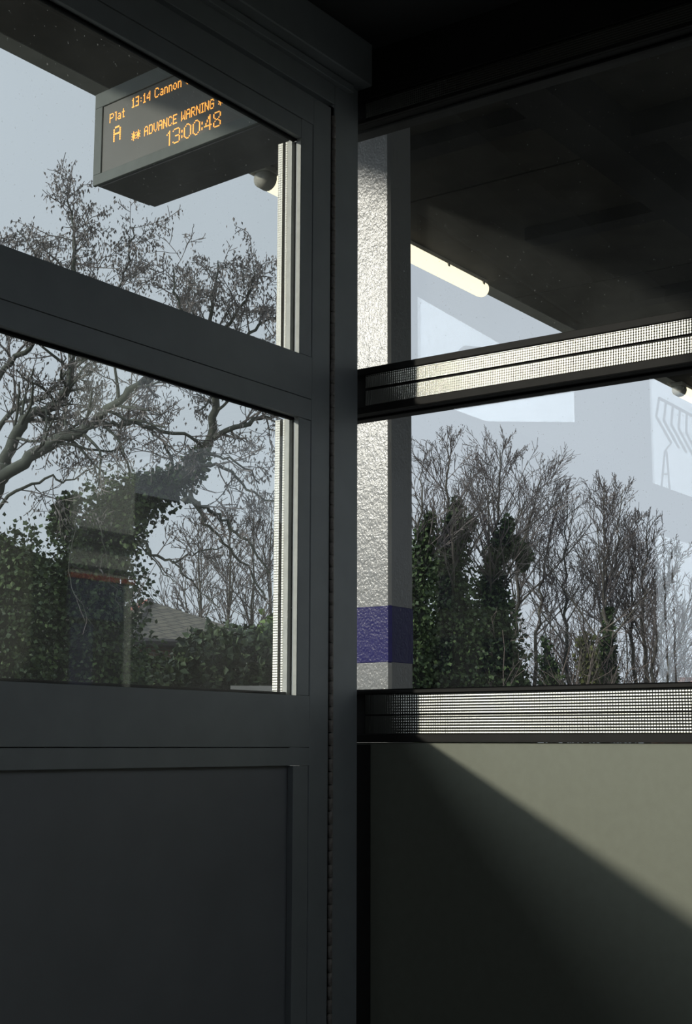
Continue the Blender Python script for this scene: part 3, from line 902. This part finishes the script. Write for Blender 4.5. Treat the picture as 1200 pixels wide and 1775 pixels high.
upright('bare_tree', 'low bare tree leaning to the right by the window edge', (1120, 1480), (1176, 962), DP - 0.3, 0.05, 22, 0.75, 0.30, 2, lean=[(1130, 1180), (1152, 1060)])
upright('bare_tree', 'lowest bare tree cut off by the right edge', (1150, 1480), (1208, 1010), DP - 0.5, 0.045, 22, 0.75, 0.25, 2, lean=[(1155, 1200), (1176, 1110)])
upright('ivy_stump', 'broken trunk sleeved in olive ivy between the bare trees', (1018, 1480), (1014, 1098), DP - 0.4, 0.08, 6, 0.35, 0.6, 1, lean=[(1020, 1200)],
        ivy=[([(1022, 1260), (1022, 1190), (1018, 1130), (1014, 1100)], [0.2, 0.17, 0.17, 0.1], 1100)], mats=('bark', 'twig', 'pod', 'ivy_dry'))
upright('ivy_bush_tree', 'small ivy mound between two slim bare trunks', (948, 1480), (945, 1100), DP - 0.2, 0.05, 5, 0.3, 0.6, 1, lean=[(950, 1200)],
        ivy=[([(955, 1260), (955, 1190), (950, 1140), (946, 1105)], [0.3, 0.24, 0.12, 0.03], 900)])
for i, (bx, tx, ty, lab) in enumerate(((905, 890, 1000, 'thin sapling behind the ivy clump'), (960, 955, 1010, 'thin sapling left of the pale trunked tree'), (1005, 1008, 960, 'thin sapling right of the pale trunked tree'), (1035, 1030, 1000, 'thin sapling beside the olive ivy stump'), (1080, 1085, 985, 'thin sapling behind the twin stem'), (1140, 1148, 1030, 'thin sapling near the right edge'), (1175, 1170, 1080, 'shortest sapling near the right edge'))):
    upright('sapling', lab, (bx, 1480), (tx, ty), DP + 1.8 + 0.1 * i, 0.028, 16, 0.75, 0.40, 2, mats=('bark', 'twig_brown', 'pod', 'ivy'), group='saplings between the bare trees')

# brushwood at the foot of the right trees
T = newT()
PB = dict(PU, kids=[4, 4], wob=0.12)
for i in range(80):
    x = rnd(880, 1230)
    p = at(x, rnd(1290, 1330), DP + rnd(-1, 2.5))
    grow(T, p, Vector((random.gauss(0, .25), random.gauss(0, .25), 1)), rnd(1.2, 2.3), 0.014, 2, PB)
bp_ = at(1050, 1330, DP)
o = T['twig'].build('brushwood', 'twig_brown')
o.parent = None
tag(o, 'tangle of brown brushwood at the foot of the right trees', 'brush', kind='stuff')
if T['limb'].v: pass

# --- far bare trees behind the house
for i, (bx, tx, ty, sp, lab) in enumerate(((352, 345, 905, 1.5, 'far bare tree above the middle of the house roof'), (392, 398, 890, 1.6, 'far bare tree right of the roof middle'), (430, 440, 880, 1.6, 'far bare tree above the low end of the roof'), (465, 470, 870, 1.7, 'far bare tree nearest the bright door edge strips'), (330, 322, 985, 1.0, 'smallest far bare tree near the roof ridge'))):
    upright('far_tree', lab, (bx, 1400), (tx, ty), 36 + i * 0.6, 0.09, 22, sp, 0.3, 2, mats=('bark', 'twig', 'pod', 'ivy'), group='far bare trees behind the house', P=dict(PU, rmin=0.008, seg=0.4))

# ------------------------------------------------------------------ house with hipped roof
def uv_slope(p, n):
    if abs(n.z) > 0.95: return (p.x, p.y)
    t = Vector((-n.y, n.x, 0)); t.normalize()
    b = n.cross(t)
    return (p.dot(t), p.dot(b))


def house(name, label, A, B, C_, D_, z_eave, ridge0, ridge1, wallm, roofm, over=0.35):
    """A..D eave corners (xy), ridge end points"""
    o = empty(name, label, 'house', (sum(p.x for p in (A, B, C_, D_)) / 4, sum(p.y for p in (A, B, C_, D_)) / 4, GZ))
    off = Vector(o.location)
    P = [Vector((p.x, p.y, z_eave)) for p in (A, B, C_, D_)]
    cen = sum(P, Vector()) / 4
    W = [cen + (p - cen) * 0.93 for p in P]
    mb = MB()
    for i in range(4):
        a, b = W[i], W[(i + 1) % 4]
        mb.quad(Vector((a.x, a.y, GZ)) - off, Vector((b.x, b.y, GZ)) - off, b - off, a - off)
    mb.uv = uv_slope
    mb.build('wall', wallm, o)
    rf = MB()
    r0, r1 = ridge0 - off, ridge1 - off
    Q = [p - off for p in P]
    b = 0
    rf.v = [tuple(q) for q in Q] + [tuple(r0), tuple(r1)]
    rf.f = [(0, 1, 5, 4), (1, 2, 5), (2, 3, 4, 5), (3, 0, 4), (3, 2, 1, 0)]
    rf.uv = uv_slope
    r_ = rf.build('roof', roofm, o)
    for a, b_ in ((r0, r1), (Q[0], r0), (Q[3], r0), (Q[1], r1), (Q[2], r1)):
        t = MB(); n = 10
        t.tube([a.lerp(b_, k / n) for k in range(n + 1)], [0.07 + 0.012 * (k % 2) for k in range(n + 1)], 6)
        t.build('ridge_tiles', 'ridge' if a is r0 and b_ is r1 else roofm, o)
    for i in range(4):
        t = MB(); t.tube([Q[i] - Vector((0, 0, .06)), Q[(i + 1) % 4] - Vector((0, 0, .06))], [0.09, 0.09], 6)
        t.build('eave_board', 'eave', o)
    return o


HD = 30.0
def hz(px, dep, z):
    p = at(px, 1290, dep); return Vector((p.x, p.y, z))
ze = at(300, 1106, 28.0).z
rz = at(255, 1034, 31.0).z
house('brown_roof_house', 'brick house with a brown hipped roof behind the hedge', hz(225, 28.0, ze), hz(485, 29.0, ze), hz(520, 37, ze), hz(140, 36.0, ze), ze, hz(255, 31.5, rz), hz(215, 34.0, rz + 0.02), 'brickwall', 'roof')
ze2 = at(1190, 1183, 60.0).z
house('red_roof_house', 'distant house with orange red roof low at the right edge', hz(1130, 60, ze2 - .5), hz(1300, 60, ze2 - .5), hz(1320, 68, ze2 - .5), hz(1120, 68, ze2 - .5), ze2 - .5, hz(1180, 64, ze2 + .35), hz(1260, 64, ze2 + .35), 'brickwall', 'redroof')

# ------------------------------------------------------------------ hedges
def hedge(name, label, tops, dep, thick, n, mat='hedge', size=(0.08, 0.15), zb=None):
    """tops: list of photo-like (x, ytop) along the hedge; a leafy solid with real thickness"""
    base = at(tops[len(tops) // 2][0], 1290, dep)
    o = empty(name, label, 'hedge', (base.x, base.y, GZ))
    off = Vector(o.location)
    core = MB()
    prof = []
    for x, y in tops:
        p = at(x, y, dep); prof.append(p)
    nrm_ = Vector((-fh.x, -fh.y, 0))
    for i, p in enumerate(prof):
        for k in (0.42, -0.42):
            q = p + nrm_ * (thick * k)
            core.v.append(tuple(Vector((q.x, q.y, GZ)) - off)); core.v.append(tuple(Vector((q.x, q.y, p.z - 0.16)) - off))
    for i in range(len(prof) - 1):
        a = i * 4; b = a + 4
        core.f += [(a, b, b + 1, a + 1), (a + 1, b + 1, b + 3, a + 3), (a + 3, b + 3, b + 2, a + 2)]
    e = (len(prof) - 1) * 4
    core.f += [(0, 1, 3, 2), (e, e + 2, e + 3, e + 1)]
    core.build('woody_core', 'hcore', o)
    lv = MB()
    for i in range(n):
        f = random.random() * (len(prof) - 1); k = min(int(f), len(prof) - 2)
        p = prof[k].lerp(prof[k + 1], f - k)
        top = p.z + rnd(-0.1, 0.12)
        z = top - (top + 1.0) * random.random() ** 1.3
        side = 0.5 + 0.12 * math.sin(z * 5 + f * 9) + rnd(-0.08, 0.08)
        q = Vector((p.x, p.y, z)) + nrm_ * (thick * (side if random.random() < 0.75 else rnd(-0.5, 0.5)))
        if z > top - 0.2: q = Vector((p.x, p.y, z)) + nrm_ * (thick * rnd(-0.5, 0.5))
        lv.leaf(q - off, rnd(*size), 0.8)
    x = lv.build('leaves', mat, o); x['kind'] = 'stuff'
    return o


hedge('hedge', 'dark evergreen hedge under the low end of the roof', [(318, 1128), (340, 1110), (370, 1100), (400, 1096), (440, 1100), (480, 1100), (530, 1098)], 20, 1.4, 7000)
hedge('hedge', 'dark low hedge in front of the brick house wall', [(205, 1120), (235, 1140), (262, 1150), (285, 1158), (310, 1145), (330, 1130)], 19.5, 1.2, 3500)
hedge('hedge', 'dark tall hedge at the far left behind the ivy trunk', [(-120, 985), (-40, 1000), (20, 960), (70, 980), (120, 1000), (170, 1050), (210, 1100)], 17, 1.6, 8000)
hedge('shrub', 'fresh green shrub beside the bright door edge strips', [(452, 1088), (470, 1075), (492, 1070), (520, 1075)], 22, 0.9, 1500, 'bushgreen')
hedge('hedge', 'dark undergrowth below the ivy clad trees next to the column', [(690, 1090), (740, 1100), (790, 1110), (840, 1120), (885, 1140), (905, 1180)], DP + 0.6, 1.4, 6000)
# pale low flat roof in front of the hedge
gp = at(440, 1290, 15.0)
gr = empty('garage', 'low pale flat-roofed garage under the hedge', 'garage', (gp.x, gp.y, GZ))
zt = at(440, 1188, 15.0).z
for nm, dz0, dz1, w_, mt in (('wall', GZ, zt - 0.08, 0.62, 'concrete'), ('roof_slab', zt - 0.08, zt, 0.70, 'concrete')):
    mb = MB()
    c0 = at(398, 1290, 15.0); c1 = at(545, 1290, 15.0)
    d = (c1 - c0); d.z = 0; d.normalize(); nn = Vector((-d.y, d.x, 0))
    if nn.dot(fh) < 0: nn = -nn
    if nm == 'wall': c0 = c0 + d * 0.04; c1 = c1 - d * 0.04
    q = [c0, c1, c1 + nn * 2.2, c0 + nn * 2.2]
    off = Vector(gr.location)
    mb.v = [(p.x - off.x, p.y - off.y, dz0 - GZ) for p in q] + [(p.x - off.x, p.y - off.y, dz1 - GZ) for p in q]
    mb.f = [(3, 2, 1, 0), (4, 5, 6, 7), (0, 1, 5, 4), (1, 2, 6, 5), (2, 3, 7, 6), (3, 0, 4, 7)]
    mb.build(nm, mt, gr)

# ------------------------------------------------------------------ station building on the landward side (mirrored in the door glass)
sbx = empty('station_building', 'pale station building with red stripe mirrored in the door glass', 'building', (5.7, -7.6, FLOOR_Z - 0.02))
YW = -7.0
part('wall', 'palewall', sbx, 4.6, 6.72, YW - 2.0, YW, FLOOR_Z - 0.02, 3.2)
part('gutter', 'eave', sbx, 4.4, 6.85, YW, YW + 0.12, 1.62, 1.72)
part('string_course', 'eave', sbx, 4.6, 6.72, YW, YW + 0.03, 1.40, 1.43)
part('red_stripe', 'redstripe', sbx, 4.6, 6.72, YW, YW + 0.03, 1.32, 1.36)
part('window_band', 'bluepanel', sbx, 5.95, 6.60, YW, YW + 0.02, 1.0, 1.32)
part('shop_front', 'eave', sbx, 5.95, 6.60, YW, YW + 0.025, -1.0, 1.0)
part('blue_pilaster', 'bluepanel', sbx, 6.0, 6.2, YW, YW + 0.08, -1.1, 0.95)

# ------------------------------------------------------------------ blocks of flats far down the line (behind the viewer, mirrored in the right window)
fb = empty('far_block', 'distant flat-roofed block mirrored in the lower right window', 'building', (-56, 36, GZ))


def slab(name, mat, p, q, t0, t1, z0, z1):
    """upright slab along p->q, from t0 to t1 behind the line"""
    d = (q - p).normalized(); n = Vector((-d.y, d.x, 0))
    if n.x > 0: n = -n
    f = [p + n * t0, q + n * t0, q + n * t1, p + n * t1]
    o_ = fb.location
    mb = MB()
    mb.v = [(v.x - o_.x, v.y - o_.y, z0 - o_.z) for v in f] + [(v.x - o_.x, v.y - o_.y, z1 - o_.z) for v in f]
    mb.f = [(3, 2, 1, 0), (4, 5, 6, 7), (0, 1, 5, 4), (1, 2, 6, 5), (2, 3, 7, 6), (3, 0, 4, 7)]
    return mb.build(name, mat, fb)


FA, FB, FC = Vector((-50.0, 42.6, 0)), Vector((-60.2, 29.0, 0)), Vector((-62.4, 26.9, 0))
slab('low_wing', 'concrete', FA, FB, 0, 7, GZ, 15.4)
slab('parapet', 'eave', FA, FB, -0.05, 7.05, 15.4, 15.55)
slab('tall_wing', 'concrete', FB, FC, 0, 0.8, GZ, 19.6)
for fl in range(5):
    for k in range(6):
        p = FA.lerp(FB, (k + 0.25) / 6); q = FA.lerp(FB, (k + 0.75) / 6)
        slab('window', 'bluepanel', p, q, -0.04, 0.1, 0.4 + fl * 3.0, 2.0 + fl * 3.0)
    slab('window', 'bluepanel', FB.lerp(FC, 0.25), FB.lerp(FC, 0.75), -0.04, 0.1, 0.4 + fl * 3.0, 2.0 + fl * 3.0)

part('sky_block_wing', 'brickwall', sbx, 6.72, 16.0, YW - 2.0, YW - 0.4, FLOOR_Z - 0.02, 2.1)  # added dark wing, keeps bright sky from mirroring in the door glass
part('sky_block_coping', 'eave', sbx, 6.72, 16.0, YW - 2.05, YW - 0.35, 2.1, 2.2)

# ------------------------------------------------------------------ thin footbridge ribs far down the line (mirrored at the right edge of the lower window)
def mirrored(px, py, Y=30.0):
    d = at(px, py, 1.0) - EYE
    p = EYE + d * ((0.049 - EYE.x) / d.x)
    d = Vector((-d.x, d.y, d.z))
    return p + d * ((Y - p.y) / d.y)


b0 = mirrored(1150, 1000)
rb = empty('footbridge_frame', 'row of thin bent footbridge ribs mirrored at the right window edge', 'footbridge', (b0.x, b0.y, GZ))
off = Vector(rb.location)
for i in range(8):
    pp = [mirrored(1143 + 12 * i, 690 + 6.5 * i), mirrored(1138 + 13 * i, 722 + 7 * i), mirrored(1164 + 13 * i, 768 + 8 * i)]
    MB().tube([p - off for p in pp], [0.07] * 3, 6).build('roof_rib', 'fascia', rb)
MB().tube([mirrored(1143, 690) - off, mirrored(1227, 735) - off], [0.09, 0.09], 6).build('ridge_beam', 'fascia', rb)
for x0, x1 in ((1153, 1147), (1156, 1161)):
    q = mirrored(x1, 845) - off
    MB().tube([mirrored(x0, 782) - off, q, Vector((q.x, q.y, 0))], [0.06] * 3, 6).build('stair_post', 'fascia', rb)
MB().tube([mirrored(1149, 822) - off, mirrored(1159, 822) - off], [0.05, 0.05], 6).build('stair_rail', 'fascia', rb)
MB().tube([mirrored(1153, 782) - off, mirrored(1164, 768) - off], [0.05, 0.05], 6).build('stair_rail', 'fascia', rb)
